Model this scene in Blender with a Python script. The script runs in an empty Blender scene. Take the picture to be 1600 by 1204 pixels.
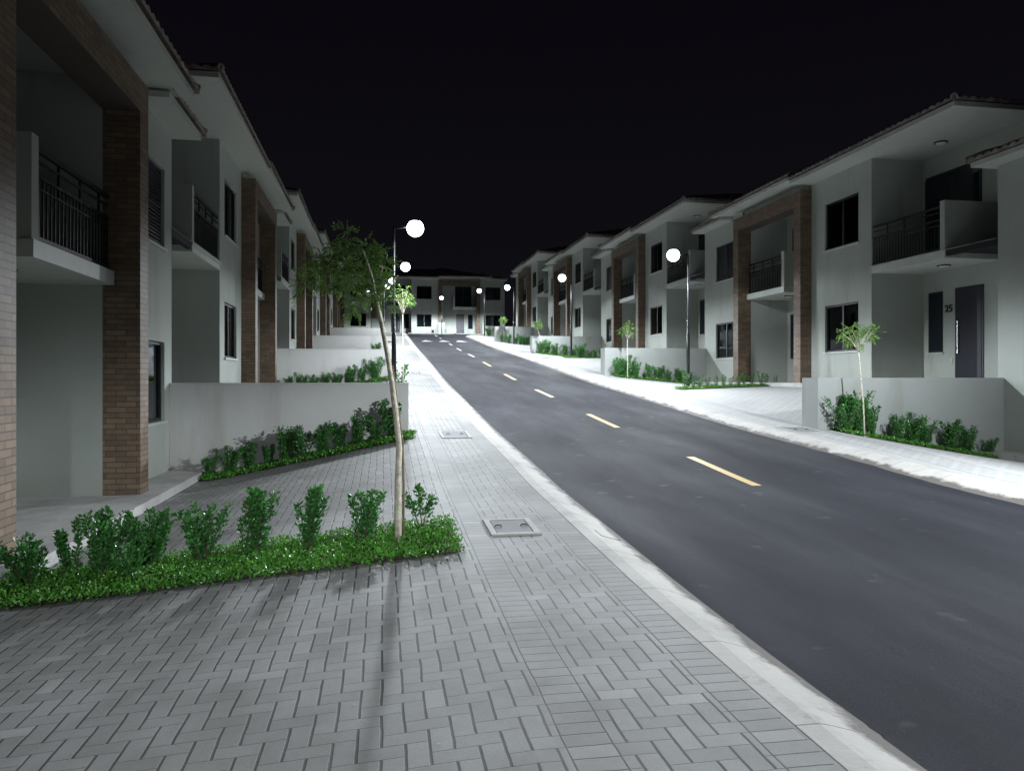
import bpy, bmesh, math, random
from mathutils import Vector, Matrix
random.seed(7)
S = bpy.context.scene
C = S.collection

# ------------------------------------------------------------------ camera
cam_d = bpy.data.cameras.new("camera"); cam = bpy.data.objects.new("camera", cam_d); C.objects.link(cam)
YAW = math.atan(200/1180)
cam.location = (0, 0, 1.6); cam.rotation_euler = (math.radians(90), 0, -YAW)
cam_d.sensor_width = 36; cam_d.lens = 36*1180/1600; cam_d.shift_y = -12/1600
cam_d.clip_start = .05; cam_d.clip_end = 900
S.camera = cam
# ------------------------------------------------------------------ night sky
W = bpy.data.worlds.new("World"); S.world = W; W.use_nodes = True
wn = W.node_tree.nodes; wl = W.node_tree.links
for n in list(wn): wn.remove(n)
wo = wn.new('ShaderNodeOutputWorld'); wb = wn.new('ShaderNodeBackground'); tc = wn.new('ShaderNodeTexCoord')
sx = wn.new('ShaderNodeSeparateXYZ'); wr = wn.new('ShaderNodeValToRGB')
wl.new(tc.outputs['Generated'], sx.inputs[0]); wl.new(sx.outputs['Z'], wr.inputs[0]); wl.new(wr.outputs[0], wb.inputs[0]); wl.new(wb.outputs[0], wo.inputs[0])
wr.color_ramp.elements[0].position = 0.0; wr.color_ramp.elements[0].color = (.0052, .0052, .0070, 1)
wr.color_ramp.elements[1].position = .42; wr.color_ramp.elements[1].color = (.0030, .0024, .0042, 1)
wb.inputs[1].default_value = 1.0
S.view_settings.view_transform = 'Standard'; S.view_settings.look = 'None'
S.view_settings.exposure = 0; S.view_settings.gamma = 1
LAMP_W = 1900.0; GLOBE_E = 14.0
LAMP_COL = (.86, .93, 1.0)

# ------------------------------------------------------------------ materials
def newmat(name):
    m = bpy.data.materials.new(name); m.use_nodes = True
    nt = m.node_tree; b = nt.nodes['Principled BSDF']
    return m, nt, b
class NT:
    def __init__(s, nt): s.nt = nt
    def n(s, t, **k):
        x = s.nt.nodes.new(t)
        for a, v in k.items(): setattr(x, a, v)
        return x
    def l(s, a, b): s.nt.links.new(a, b)
    def m(s, op, a, b=None, c=None, clamp=False):
        x = s.n('ShaderNodeMath', operation=op); x.use_clamp = clamp
        for i, v in enumerate((a, b, c)):
            if v is None: continue
            if isinstance(v, (int, float)): x.inputs[i].default_value = v
            else: s.l(v, x.inputs[i])
        return x.outputs[0]
    def noise(s, vec, scale, detail=4, rough=.55):
        x = s.n('ShaderNodeTexNoise'); x.inputs['Scale'].default_value = scale; x.inputs['Detail'].default_value = detail
        x.inputs['Roughness'].default_value = rough
        if vec is not None: s.l(vec, x.inputs['Vector'])
        return x
    def ramp(s, fac, *els):
        x = s.n('ShaderNodeValToRGB'); r = x.color_ramp
        while len(r.elements) < len(els): r.elements.new(.5)
        for e, (p, c) in zip(r.elements, els): e.position = p; e.color = (*c, 1) if len(c) == 3 else c
        s.l(fac, x.inputs[0]); return x.outputs[0]
    def mix(s, fac, a, b, mode='MIX'):
        x = s.n('ShaderNodeMix', data_type='RGBA', blend_type=mode)
        if isinstance(fac, (int, float)): x.inputs[0].default_value = fac
        else: s.l(fac, x.inputs[0])
        for i, v in ((6, a), (7, b)):
            if isinstance(v, tuple): x.inputs[i].default_value = (*v, 1)
            else: s.l(v, x.inputs[i])
        return x.outputs[2]
    def bump(s, h, strength, dist, bsdf):
        x = s.n('ShaderNodeBump'); x.inputs['Strength'].default_value = strength; x.inputs['Distance'].default_value = dist
        s.l(h, x.inputs['Height']); s.l(x.outputs[0], bsdf.inputs['Normal'])
def simple(name, col, rough=.6, metal=0, var=.0, scale=6, bump=0, bscale=60, spec=.5):
    m, nt, b = newmat(name); N = NT(nt)
    b.inputs['Base Color'].default_value = (*col, 1); b.inputs['Roughness'].default_value = rough
    b.inputs['Metallic'].default_value = metal; b.inputs['Specular IOR Level'].default_value = spec
    t = N.n('ShaderNodeTexCoord').outputs['Object']
    if var:
        nz = N.noise(t, scale, 5)
        lo = tuple(c*(1-var) for c in col); hi = tuple(min(1, c*(1+var)) for c in col)
        N.l(N.ramp(nz.outputs[0], (.3, lo), (.7, hi)), b.inputs['Base Color'])
    if bump:
        N.bump(N.noise(t, bscale, 4).outputs[0], bump, .01, b)
    return m
M = {}
def wall_mat(name, col):
    m, nt, b = newmat(name); N = NT(nt)
    t = N.n('ShaderNodeTexCoord').outputs['Object']
    big = N.noise(t, .7, 6, .6); c1 = N.ramp(big.outputs[0], (.3, tuple(c*.86 for c in col)), (.68, col))
    mp = N.n('ShaderNodeMapping'); mp.inputs['Scale'].default_value = (1.9, 1.9, .3); N.l(t, mp.inputs[0])
    st = N.noise(mp.outputs[0], 1.0, 4); sf = N.ramp(st.outputs[0], (.55, (1, 1, 1)), (.8, (.76, .74, .69)))
    sep = N.n('ShaderNodeSeparateXYZ'); N.l(t, sep.inputs[0])
    dirt = N.m('MULTIPLY', N.m('SUBTRACT', 1, N.m('DIVIDE', sep.outputs[2], .5), clamp=True), N.noise(t, 3.0, 5).outputs[0], clamp=True)
    c2 = N.mix(1.0, c1, sf, 'MULTIPLY'); c3 = N.mix(N.m('MULTIPLY', dirt, .55), c2, (.30, .27, .22))
    N.l(c3, b.inputs['Base Color']); b.inputs['Roughness'].default_value = .85; b.inputs['Specular IOR Level'].default_value = .2
    N.bump(N.noise(t, 55, 5).outputs[0], .25, .01, b)
    return m
M['wall'] = wall_mat('painted_render', (.40, .43, .39))
M['wall2'] = wall_mat('painted_garden_wall', (.56, .555, .53)); M['wall3'] = wall_mat('dimmed_garden_wall', (.33, .345, .325))  # right-hand walls: same finish darkened in colour to offset the lamplight
M['trim'] = simple('white_trim', (.46, .485, .445), .6, var=.06)
def brick_mat():
    m, nt, b = newmat('brown_brick'); N = NT(nt)
    t = N.n('ShaderNodeTexCoord').outputs['Object']; sep = N.n('ShaderNodeSeparateXYZ'); N.l(t, sep.inputs[0])
    cmb = N.n('ShaderNodeCombineXYZ'); N.l(N.m('ADD', sep.outputs[0], sep.outputs[1]), cmb.inputs[0]); N.l(sep.outputs[2], cmb.inputs[1])
    br = N.n('ShaderNodeTexBrick'); N.l(cmb.outputs[0], br.inputs['Vector'])
    for k, v in (('Scale', 1.0), ('Brick Width', .26), ('Row Height', .075), ('Mortar Size', .006), ('Mortar Smooth', .2), ('Bias', -.1)): br.inputs[k].default_value = v
    br.inputs['Color1'].default_value = (.225, .155, .098, 1); br.inputs['Color2'].default_value = (.13, .088, .058, 1); br.inputs['Mortar'].default_value = (.075, .06, .05, 1)
    nz = N.noise(t, 9, 4); c = N.mix(.45, br.outputs[0], N.ramp(nz.outputs[0], (.3, (.5, .5, .5)), (.7, (1, 1, 1))), 'MULTIPLY')
    N.l(c, b.inputs['Base Color']); b.inputs['Roughness'].default_value = .6
    N.bump(N.m('MULTIPLY', br.outputs['Fac'], -1), .7, .01, b)
    return m
M['brick'] = brick_mat()
M['metal'] = simple('dark_metal', (.013, .014, .017), .6, 0, spec=.25)
M['pole'] = simple('pole_paint', (.045, .048, .05), .32, .6)
M['frame'] = simple('window_frame', (.012, .013, .017), .4)
M['door'] = simple('dark_door', (.022, .022, .032), .45, var=.15)
M['steel'] = simple('steel', (.5, .5, .5), .3, .9)
M['interior'] = simple('dark_interior', (.012, .011, .016), .8)
def glass_mat():
    m, nt, b = newmat('window_glass'); N = NT(nt)
    t = N.n('ShaderNodeTexCoord').outputs['Object']
    b.inputs['Base Color'].default_value = (.012, .016, .022, 1); b.inputs['Roughness'].default_value = .04
    b.inputs['IOR'].default_value = 1.5
    N.bump(N.noise(t, 1.3, 2).outputs[0], .05, .02, b)
    return m
M['glass'] = glass_mat()
def clear_mat():
    m, nt, b = newmat('clear_window_glass'); N = NT(nt)
    out = nt.nodes['Material Output']; nt.nodes.remove(b)
    tr = N.n('ShaderNodeBsdfTransparent'); tr.inputs[0].default_value = (.42, .48, .50, 1)
    gl = N.n('ShaderNodeBsdfGlossy'); gl.inputs['Roughness'].default_value = .03; gl.inputs['Color'].default_value = (.9, .95, 1, 1)
    fr = N.n('ShaderNodeFresnel'); fr.inputs[0].default_value = 1.6; mx = N.n('ShaderNodeMixShader')
    N.l(fr.outputs[0], mx.inputs[0]); N.l(tr.outputs[0], mx.inputs[1]); N.l(gl.outputs[0], mx.inputs[2]); N.l(mx.outputs[0], out.inputs[0])
    return m
M['clear'] = clear_mat()
M['curtain'] = simple('curtain', (.16, .18, .19), .8, var=.3, scale=14)
M['tile'] = simple('roof_tile', (.27, .235, .20), .75, var=.45, scale=4)
M['lampglass'] = simple('ceiling_light_glass', (.7, .7, .68), .4)
M['bark'] = simple('bark', (.52, .48, .37), .8, var=.42, scale=22, bump=.6, bscale=40)
M['stem'] = simple('stem', (.10, .085, .05), .8)
M['stake'] = simple('stake_wood', (.16, .12, .075), .8, var=.3)
M['yellow'] = None
def leaf_mat(name, a, bcol, rough):
    m, nt, b = newmat(name); N = NT(nt)
    at = N.n('ShaderNodeAttribute'); at.attribute_name = 'rnd'
    N.l(N.ramp(at.outputs['Fac'], (0, a), (1, bcol)), b.inputs['Base Color'])
    b.inputs['Roughness'].default_value = rough; b.inputs['Specular IOR Level'].default_value = .6
    out = nt.nodes['Material Output']; tl = N.n('ShaderNodeBsdfTranslucent'); mx = N.n('ShaderNodeMixShader'); mx.inputs[0].default_value = .3
    N.l(b.inputs['Base Color'].links[0].from_socket, tl.inputs[0]); N.l(b.outputs[0], mx.inputs[1]); N.l(tl.outputs[0], mx.inputs[2]); N.l(mx.outputs[0], out.inputs[0])
    return m
M['shrub'] = leaf_mat('shrub_leaf', (.028, .12, .025), (.095, .31, .07), .30)
M['cover'] = leaf_mat('groundcover_leaf', (.04, .16, .02), (.16, .42, .06), .30)
M['treeleaf'] = leaf_mat('tree_leaf', (.10, .20, .04), (.24, .40, .10), .5)
M['soil'] = simple('soil', (.065, .037, .025), .95, var=.4, scale=20, bump=.8)
M['ground'] = simple('earth', (.06, .055, .045), .95, var=.3, scale=1)

def paver_mat():
    m, nt, b = newmat('interlocking_pavers'); N = NT(nt)
    t = N.n('ShaderNodeTexCoord').outputs['Object']
    wz = N.noise(t, 2.2, 3); wz2 = N.noise(t, 14, 2)
    wv = N.n('ShaderNodeVectorMath', operation='MULTIPLY_ADD'); N.l(wz.outputs['Color'], wv.inputs[0]); wv.inputs[1].default_value = (.022, .022, 0); N.l(t, wv.inputs[2])
    wv2 = N.n('ShaderNodeVectorMath', operation='MULTIPLY_ADD'); N.l(wz2.outputs['Color'], wv2.inputs[0]); wv2.inputs[1].default_value = (.003, .003, 0); N.l(wv.outputs[0], wv2.inputs[2])
    sep = N.n('ShaderNodeSeparateXYZ'); N.l(wv2.outputs[0], sep.inputs[0]); X, Y = sep.outputs[0], sep.outputs[1]
    U = .1
    gx = N.m('DIVIDE', X, U); gy = N.m('DIVIDE', Y, U)
    ix = N.m('FLOOR', gx); iy = N.m('FLOOR', gy); fx = N.m('SUBTRACT', gx, ix); fy = N.m('SUBTRACT', gy, iy)
    dm = N.m('FLOORED_MODULO', N.m('SUBTRACT', ix, iy), 4.0)
    def eq(v): return N.m('COMPARE', dm, float(v), .5)
    e0, e1, e2, e3 = eq(0), eq(1), eq(2), eq(3)
    L = N.m('ADD', fx, N.m('MULTIPLY', e1, 9)); R = N.m('ADD', N.m('SUBTRACT', 1, fx), N.m('MULTIPLY', e0, 9))
    Bt = N.m('ADD', fy, N.m('MULTIPLY', e2, 9)); T = N.m('ADD', N.m('SUBTRACT', 1, fy), N.m('MULTIPLY', e3, 9))
    # joints that run along the street are wider than the cross joints
    dv = N.m('SUBTRACT', N.m('MINIMUM', L, R), .025); dh = N.m('ADD', N.m('MINIMUM', Bt, T), .02)
    dist = N.m('MINIMUM', dv, dh)
    idx = N.m('SUBTRACT', ix, e1); idy = N.m('SUBTRACT', iy, e2)
    # soldier courses along kerb and walkway edge
    def band(a, bb): return N.m('MULTIPLY', N.m('GREATER_THAN', X, a), N.m('LESS_THAN', X, bb))
    sold = N.m('ADD', N.m('ADD', band(.74, .94), band(1.54, 1.74)), N.m('ADD', band(7.68, 7.88), band(8.42, 8.62)), clamp=True)
    sd_h = N.m('ADD', N.m('MINIMUM', fy, N.m('SUBTRACT', 1, fy)), .0)
    def edge(c): return N.m('DIVIDE', N.m('ABSOLUTE', N.m('SUBTRACT', X, c)), U)
    ed = N.m('MINIMUM', N.m('MINIMUM', N.m('MINIMUM', edge(.74), edge(.94)), edge(1.54)), N.m('MINIMUM', N.m('MINIMUM', edge(7.68), edge(7.88)), edge(8.42)))
    dist2 = N.m('ADD', N.m('MULTIPLY', dist, N.m('SUBTRACT', 1, sold)), N.m('MULTIPLY', sd_h, sold))
    dist3 = N.m('MINIMUM', dist2, ed)
    joint = N.m('SUBTRACT', 1, N.m('DIVIDE', N.m('SUBTRACT', dist3, .015), .045), clamp=True)
    idc = N.n('ShaderNodeCombineXYZ')
    N.l(N.m('MULTIPLY', N.m('ADD', N.m('MULTIPLY', idx, N.m('SUBTRACT', 1, sold)), N.m('MULTIPLY', sold, 5000)), 1), idc.inputs[0])
    N.l(N.m('ADD', N.m('MULTIPLY', idy, N.m('SUBTRACT', 1, sold)), N.m('MULTIPLY', N.m('MULTIPLY', iy, sold), 1)), idc.inputs[1])
    wn_ = N.n('ShaderNodeTexWhiteNoise', noise_dimensions='3D'); N.l(idc.outputs[0], wn_.inputs[0])
    base = N.ramp(wn_.outputs['Value'], (0, (.27, .268, .258)), (.5, (.30, .297, .285)), (.95, (.315, .312, .30)), (1, (.37, .365, .35)))
    stain = N.ramp(N.noise(t, .9, 6, .65).outputs[0], (.32, (.70, .69, .66)), (.6, (1.08, 1.08, 1.08)))
    c1 = N.mix(1, base, stain, 'MULTIPLY')
    grain = N.ramp(N.noise(t, 160, 3).outputs[0], (.3, (.85, .85, .85)), (.7, (1.1, 1.1, 1.1))); c2 = N.mix(1, c1, grain, 'MULTIPLY')
    jn = N.m('MULTIPLY', joint, N.m('ADD', .55, N.m('MULTIPLY', N.noise(t, 5, 3).outputs[0], .7)), clamp=True)
    c2 = N.mix(N.m('MULTIPLY', N.m('GREATER_THAN', X, 7.0), .75), c2, (.52, .52, .51))   # right side mixed paler: part of the lamplight put into the block colour
    c3 = N.mix(jn, c2, (.07, .067, .063)); N.l(c3, b.inputs['Base Color'])
    b.inputs['Roughness'].default_value = .72; b.inputs['Specular IOR Level'].default_value = .3
    h = N.m('ADD', N.m('MULTIPLY', N.m('SUBTRACT', 1, joint), 1.0), N.m('ADD', N.m('MULTIPLY', wn_.outputs['Value'], .35), N.m('MULTIPLY', N.noise(t, 90, 3).outputs[0], .22)))
    N.bump(h, .4, .005, b)
    return m
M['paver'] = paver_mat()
def asphalt_mat():
    m, nt, b = newmat('asphalt'); N = NT(nt)
    t = N.n('ShaderNodeTexCoord').outputs['Object']
    mp = N.n('ShaderNodeMapping'); mp.inputs['Scale'].default_value = (1, .22, 1); N.l(t, mp.inputs[0])
    big = N.ramp(N.noise(mp.outputs[0], .9, 6, .6).outputs[0], (.3, (.007, .008, .012)), (.48, (.015, .016, .023)), (.72, (.038, .038, .046)))
    grain = N.ramp(N.noise(t, 110, 4, .7).outputs[0], (.3, (.5, .5, .5)), (.58, (1.1, 1.1, 1.1)), (.72, (2.2, 2.2, 2.2)))
    c = N.mix(1, big, grain, 'MULTIPLY')
    sp = N.noise(t, 3.1, 2, .4); dust = N.ramp(sp.outputs[0], (.69, (0, 0, 0)), (.75, (1, 1, 1)))
    c = N.mix(N.m('MULTIPLY', dust, .22), c, (.14, .14, .14))
    N.l(c, b.inputs['Base Color'])
    N.l(N.ramp(N.noise(mp.outputs[0], 1.1, 4).outputs[0], (.35, (.80,)*3), (.7, (.95,)*3)), b.inputs['Roughness'])
    N.bump(N.noise(t, 240, 4).outputs[0], .5, .006, b); b.inputs['Specular IOR Level'].default_value = .22
    return m
M['asphalt'] = asphalt_mat()
def concrete_mat(name, col, joints=True, gutter=False):
    m, nt, b = newmat(name); N = NT(nt)
    t = N.n('ShaderNodeTexCoord').outputs['Object']; sep = N.n('ShaderNodeSeparateXYZ'); N.l(t, sep.inputs[0])
    c = N.ramp(N.noise(t, 2.0, 7, .65).outputs[0], (.28, tuple(x*.72 for x in col)), (.5, col), (.75, tuple(min(1, x*1.12) for x in col)))
    dirt = N.ramp(N.noise(t, 7, 6, .7).outputs[0], (.56, (1, 1, 1)), (.74, (.62, .57, .50)))
    c = N.mix(.8, c, dirt, 'MULTIPLY')
    if joints:
        fy = N.m('FRACT', N.m('DIVIDE', sep.outputs[1], 1.0)); j = N.m('LESS_THAN', fy, .012)
        c = N.mix(N.m('MULTIPLY', j, .6), c, (.1, .09, .08))
    if gutter:                       # tar and road dirt splashed on the toe of the kerb
        e = N.m('MINIMUM', N.m('ABSOLUTE', N.m('SUBTRACT', sep.outputs[0], 2.2)), N.m('ABSOLUTE', N.m('SUBTRACT', sep.outputs[0], 7.2)))
        nn = N.noise(t, 3.2, 7, .7); g = N.m('SUBTRACT', N.m('MULTIPLY', nn.outputs[0], .42), N.m('ADD', e, .06))
        c = N.mix(N.m('MULTIPLY', g, 14, clamp=True), c, (.12, .105, .09))
    N.l(c, b.inputs['Base Color']); b.inputs['Roughness'].default_value = .8
    N.bump(N.noise(t, 45, 6).outputs[0], .4, .008, b)
    return m
M['kerb'] = concrete_mat('kerb_concrete', (.49, .47, .435), True, True)
M['ledge'] = concrete_mat('porch_concrete', (.46, .45, .43), False)
M['cover_c'] = concrete_mat('cover_concrete', (.19, .19, .195), False)
M['cover_f'] = concrete_mat('cover_frame', (.42, .41, .39), False)
def paint_mat(name, col):
    m, nt, b = newmat(name); N = NT(nt); t = N.n('ShaderNodeTexCoord').outputs['Object']
    c = N.ramp(N.noise(t, 60, 4, .7).outputs[0], (.36, tuple(x*.45 for x in col)), (.5, col)); N.l(c, b.inputs['Base Color'])
    b.inputs['Roughness'].default_value = .6; N.bump(N.noise(t, 200, 3).outputs[0], .3, .004, b)
    return m
M['yellow'] = paint_mat('yellow_road_paint', (.62, .42, .12)); M['white'] = paint_mat('white_road_paint', (.62, .62, .60))
def emis(name, col, s):
    m, nt, b = newmat(name); b.inputs['Base Color'].default_value = (.8, .8, .8, 1)
    b.inputs['Emission Color'].default_value = (*col, 1); b.inputs['Emission Strength'].default_value = s
    return m
M['globe'] = emis('lamp_globe', LAMP_COL, GLOBE_E)
M['smalllight'] = emis('small_light', (.8, .85, 1), 14)

# ------------------------------------------------------------------ helpers
class MB:
    def __init__(s, sx=1): s.v = []; s.f = []; s.sx = sx
    def box(s, d0, d1, a0, a1, z0, z1):
        i = len(s.v); k = s.sx
        for z in (z0, z1):
            for d, a in ((d0, a0), (d1, a0), (d1, a1), (d0, a1)): s.v.append((k*d, a, z))
        s.f += [(i, i+3, i+2, i+1), (i+4, i+5, i+6, i+7), (i, i+1, i+5, i+4), (i+1, i+2, i+6, i+5), (i+2, i+3, i+7, i+6), (i+3, i, i+4, i+7)]
        return s
    def poly(s, pts):
        i = len(s.v); s.v += [(s.sx*p[0], p[1], p[2]) for p in pts]; s.f.append(tuple(range(i, i+len(pts))))
        return s
    def tube(s, pts, rad, n=8, cap=True):
        i0 = len(s.v); P = [Vector(p) for p in pts]; R = rad if isinstance(rad, (list, tuple)) else [rad]*len(P)
        for k, p in enumerate(P):
            t = (P[min(k+1, len(P)-1)]-P[max(k-1, 0)]).normalized()
            u = t.cross(Vector((0, 0, 1)) if abs(t.z) < .9 else Vector((1, 0, 0))).normalized(); w = t.cross(u)
            for j in range(n):
                an = 2*math.pi*j/n; q = p+(u*math.cos(an)+w*math.sin(an))*R[k]; s.v.append((s.sx*q.x, q.y, q.z))
        for k in range(len(P)-1):
            for j in range(n):
                a = i0+k*n+j; b = i0+k*n+(j+1) % n; s.f.append((a, b, b+n, a+n))
        if cap: s.f.append(tuple(i0+j for j in range(n))); s.f.append(tuple(i0+(len(P)-1)*n+j for j in range(n-1, -1, -1)))
        return s
    def lathe(s, cx, cy, prof, n=20):
        i0 = len(s.v)
        for r, z in prof:
            for j in range(n): s.v.append((s.sx*(cx+r*math.cos(2*math.pi*j/n)), cy+r*math.sin(2*math.pi*j/n), z))
        for k in range(len(prof)-1):
            for j in range(n):
                a = i0+k*n+j; b = i0+k*n+(j+1) % n; s.f.append((a, b, b+n, a+n))
        return s
    def build(s, name, mat, parent=None, smooth=False, bevel=0, recalc=True, rnd=None):
        me = bpy.data.meshes.new(name); me.from_pydata(s.v, [], s.f)
        if recalc:
            bm = bmesh.new(); bm.from_mesh(me); bmesh.ops.recalc_face_normals(bm, faces=bm.faces); bm.to_mesh(me); bm.free()
        if rnd is not None:
            at = me.attributes.new('rnd', 'FLOAT', 'FACE'); at.data.foreach_set('value', rnd)
        me.materials.append(mat)
        if smooth: me.polygons.foreach_set('use_smooth', [True]*len(me.polygons))
        o = bpy.data.objects.new(name, me); C.objects.link(o)
        if parent: o.parent = parent
        if bevel:
            md = o.modifiers.new('bevel', 'BEVEL'); md.width = bevel; md.segments = 2; md.limit_method = 'ANGLE'
        return o
def tag(o, label=None, cat=None, group=None, kind=None):
    if label: o['label'] = label
    if cat: o['category'] = cat
    if group: o['group'] = group
    if kind: o['kind'] = kind
    return o
def empty(name, loc=(0, 0, 0), rz=0):
    o = bpy.data.objects.new(name, None); o.empty_display_size = .2; C.objects.link(o); o.location = loc; o.rotation_euler = (0, 0, rz); return o
def copy_tree(o, parent=None):
    c = o.copy(); C.objects.link(c); c.parent = parent
    for ch in list(KIDS.get(o.name, o.children)): copy_tree(ch, c)
    return c
KIDS = {}
ORD = ['first', 'second', 'third', 'fourth', 'fifth', 'sixth', 'seventh', 'eighth', 'ninth', 'tenth', 'eleventh', 'twelfth', 'thirteenth', 'fourteenth']

# ------------------------------------------------------------------ terrain heights
K = [(-60, -.6), (-10, -.02), (0, 0), (3, 0), (5, .04), (7, .12), (9, .2), (11.2, .35), (14.8, .56), (20.9, 1.03), (27, 1.5), (33.5, 2.1), (40, 2.7), (48, 3.38), (56, 4.15), (66, 5.1), (73, 5.75), (78, 6.1), (84, 6.2), (200, 6.2)]
def zr(y):
    for i in range(len(K)-1):
        if K[i][0] <= y <= K[i+1][0]:
            x0, a = K[i]; x1, b = K[i+1]
            m = lambda j: 0 if j <= 0 or j >= len(K)-1 else (K[j+1][1]-K[j-1][1])/(K[j+1][0]-K[j-1][0])
            h = x1-x0; t = (y-x0)/h
            return (2*t**3-3*t*t+1)*a+(t**3-2*t*t+t)*h*m(i)+(-2*t**3+3*t*t)*b+(t**3-t*t)*h*m(i+1)
    return K[-1][1]
KH = .10                                   # kerb upstand
LS, LB = 13.9, .2                          # left lots: pitch and start
RS, RB = 14.45, -.75
PADL = [0, 1.2, 2.35, 3.55, 4.85]; PADR = [.12, 1.45, 2.73, 4.0, 5.4]
def padL(y): return PADL[max(0, min(4, int(math.floor((y-LB)/LS))))]
def padR(y): return PADR[max(0, min(4, int(math.floor((y-RB)/RS))))]
def gL(X, Y, pad=None):
    w = zr(Y)+KH
    if X > .6: return w
    p = padL(Y) if pad is None else pad
    t = min(1, (.6-X)/3.4); return w+(p-.12-w)*t
def gR(X, Y, pad=None):
    w = zr(Y)+KH
    if X < 8.6: return w
    p = padR(Y) if pad is None else pad
    t = min(1, (X-8.6)/3.2); return w+(p-.12-w)*t
ROT = .0083
def rotL(X, Y): return (X-ROT*Y, Y+ROT*X)

def grid(name, mat, xs_f, ys, zf, nx, smooth=True):
    v = []; f = []
    for y in ys:
        x0, x1 = xs_f(y)
        for i in range(nx+1):
            x = x0+(x1-x0)*i/nx; v.append((x, y, zf(x, y)))
    for j in range(len(ys)-1):
        for i in range(nx):
            a = j*(nx+1)+i; f.append((a, a+1, a+nx+2, a+nx+1))
    mb = MB(); mb.v = v; mb.f = f
    o = mb.build(name, mat, smooth=smooth, recalc=False); o['kind'] = 'structure'; return o
def rng(a, b, st):
    n = max(1, int(round((b-a)/st))); return [a+(b-a)*i/n for i in range(n+1)]
from mathutils import noise as mn
def xr(y):
    if y < 68: return 7.2
    if y < 71.8: return 7.2+3.8-math.sqrt(max(0, 3.8**2-(y-68)**2))
    return 34
# earth sheet under everything, rising with the hill
grid('ground', M['ground'], lambda y: (-120, 120), rng(-60, 260, 5), lambda x, y: zr(min(y, 90))-1.3, 24)
ys = rng(-12, 30, .06)+rng(30, 71.6, .8)[1:]+[71.8, 71.801, 72.5, 74, 76.9]
grid('road', M['asphalt'], lambda y: (2.16+.06*mn.noise((0, y*1.7, 0))+.035*mn.noise((3, y*9, 0)), xr(y)+(.03*mn.noise((9, y*2, 0)) if y < 68 else 0)),
     ys, lambda x, y: zr(y)+.006+.012*(1-min(1, abs(x-4.7)/2.5)), 10)
# kerbs: a swept concrete profile
def sweep(name, path, prof, zf, mat):
    v = []; f = []; n = len(prof)
    for k, (x, y) in enumerate(path):
        x0, y0 = path[max(0, k-1)]; x1, y1 = path[min(len(path)-1, k+1)]
        dx, dy = x1-x0, y1-y0; l = math.hypot(dx, dy); nx, ny = dy/l, -dx/l
        for o, h in prof: v.append((x+nx*o, y+ny*o, zf(x, y)+h))
    for k in range(len(path)-1):
        for i in range(n-1): a = k*n+i; f.append((a, a+1, a+n+1, a+n))
    mb = MB(); mb.v = v; mb.f = f; o = mb.build(name, mat, smooth=False, recalc=True); o['kind'] = 'structure'
    return o
prof = [(-.45, -.3), (-.45, KH+.003), (-.34, KH+.003), (-.29, KH-.008), (-.14, .048), (-.03, .008), (.02, -.004), (.2, -.03)]
sweep('kerb', [(2.2, y) for y in rng(-12, 30, .5)+rng(30, 80, 1)[1:]], prof, lambda x, y: zr(y), M['kerb'])
pr = [(-o, h) for o, h in prof]
arc = [(xr(y)+.0, y) for y in rng(68, 71.75, .2)]+[(12+i*2, 71.8) for i in range(12)]
sweep('kerb', [(7.2, y) for y in rng(-12, 30, .5)+rng(30, 67.8, 1)[1:]]+arc, pr, lambda x, y: zr(y), M['kerb'])
sweep('kerb', [(x, 76.95) for x in rng(2.4, 34, 2)], prof[:], lambda x, y: zr(y), M['kerb'])
# pavements
grid('pavement', M['paver'], lambda y: (.6, 1.752), rng(-12, 80, .5), lambda x, y: zr(y)+KH, 3)
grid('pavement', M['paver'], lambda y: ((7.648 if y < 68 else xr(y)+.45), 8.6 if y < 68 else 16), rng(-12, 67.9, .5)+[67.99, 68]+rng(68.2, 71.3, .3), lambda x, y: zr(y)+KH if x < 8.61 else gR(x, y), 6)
grid('pavement', M['paver'], lambda y: (-16, 34), [77.35, 78.0, 79.2], lambda x, y: zr(y)+KH-.02, 8)
for k in range(5):
    a, b = LB+LS*k+.05, LB+LS*(k+1)+.05
    if k == 0: a = -12
    grid('driveway', M['paver'], lambda y: (-4.6, .6), rng(a, b, .5), lambda x, y, p=PADL[k]: gL(x, y, p), 12)
    a, b = RB+RS*k, RB+RS*(k+1)
    if k == 4: b = 71.2
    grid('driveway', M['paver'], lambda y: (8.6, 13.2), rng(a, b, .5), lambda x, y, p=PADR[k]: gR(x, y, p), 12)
# centre line dashes
for i, (y0, y1) in enumerate([(9.0, 11.15), (14.85, 17.1), (20.9, 23.3), (27, 29.5), (33.4, 36), (39.8, 42.6), (46.5, 49.4), (52.9, 55.3), (63, 64.6), (68, 71)]):
    o = grid('road_marking', M['yellow' if i < 5 else 'white'], lambda y: (4.64, 4.77), rng(y0, y1, .3), lambda x, y: zr(y)+.023, 1)
for cx in (3.25, 4.6, 5.9):
    grid('road_marking', M['white'], lambda y, cx=cx: (cx-.42*(60.2-y)/2.2-.05, cx+.42*(60.2-y)/2.2+.05), rng(58, 60.2, .4), lambda x, y: zr(y)+.023, 1)

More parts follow.
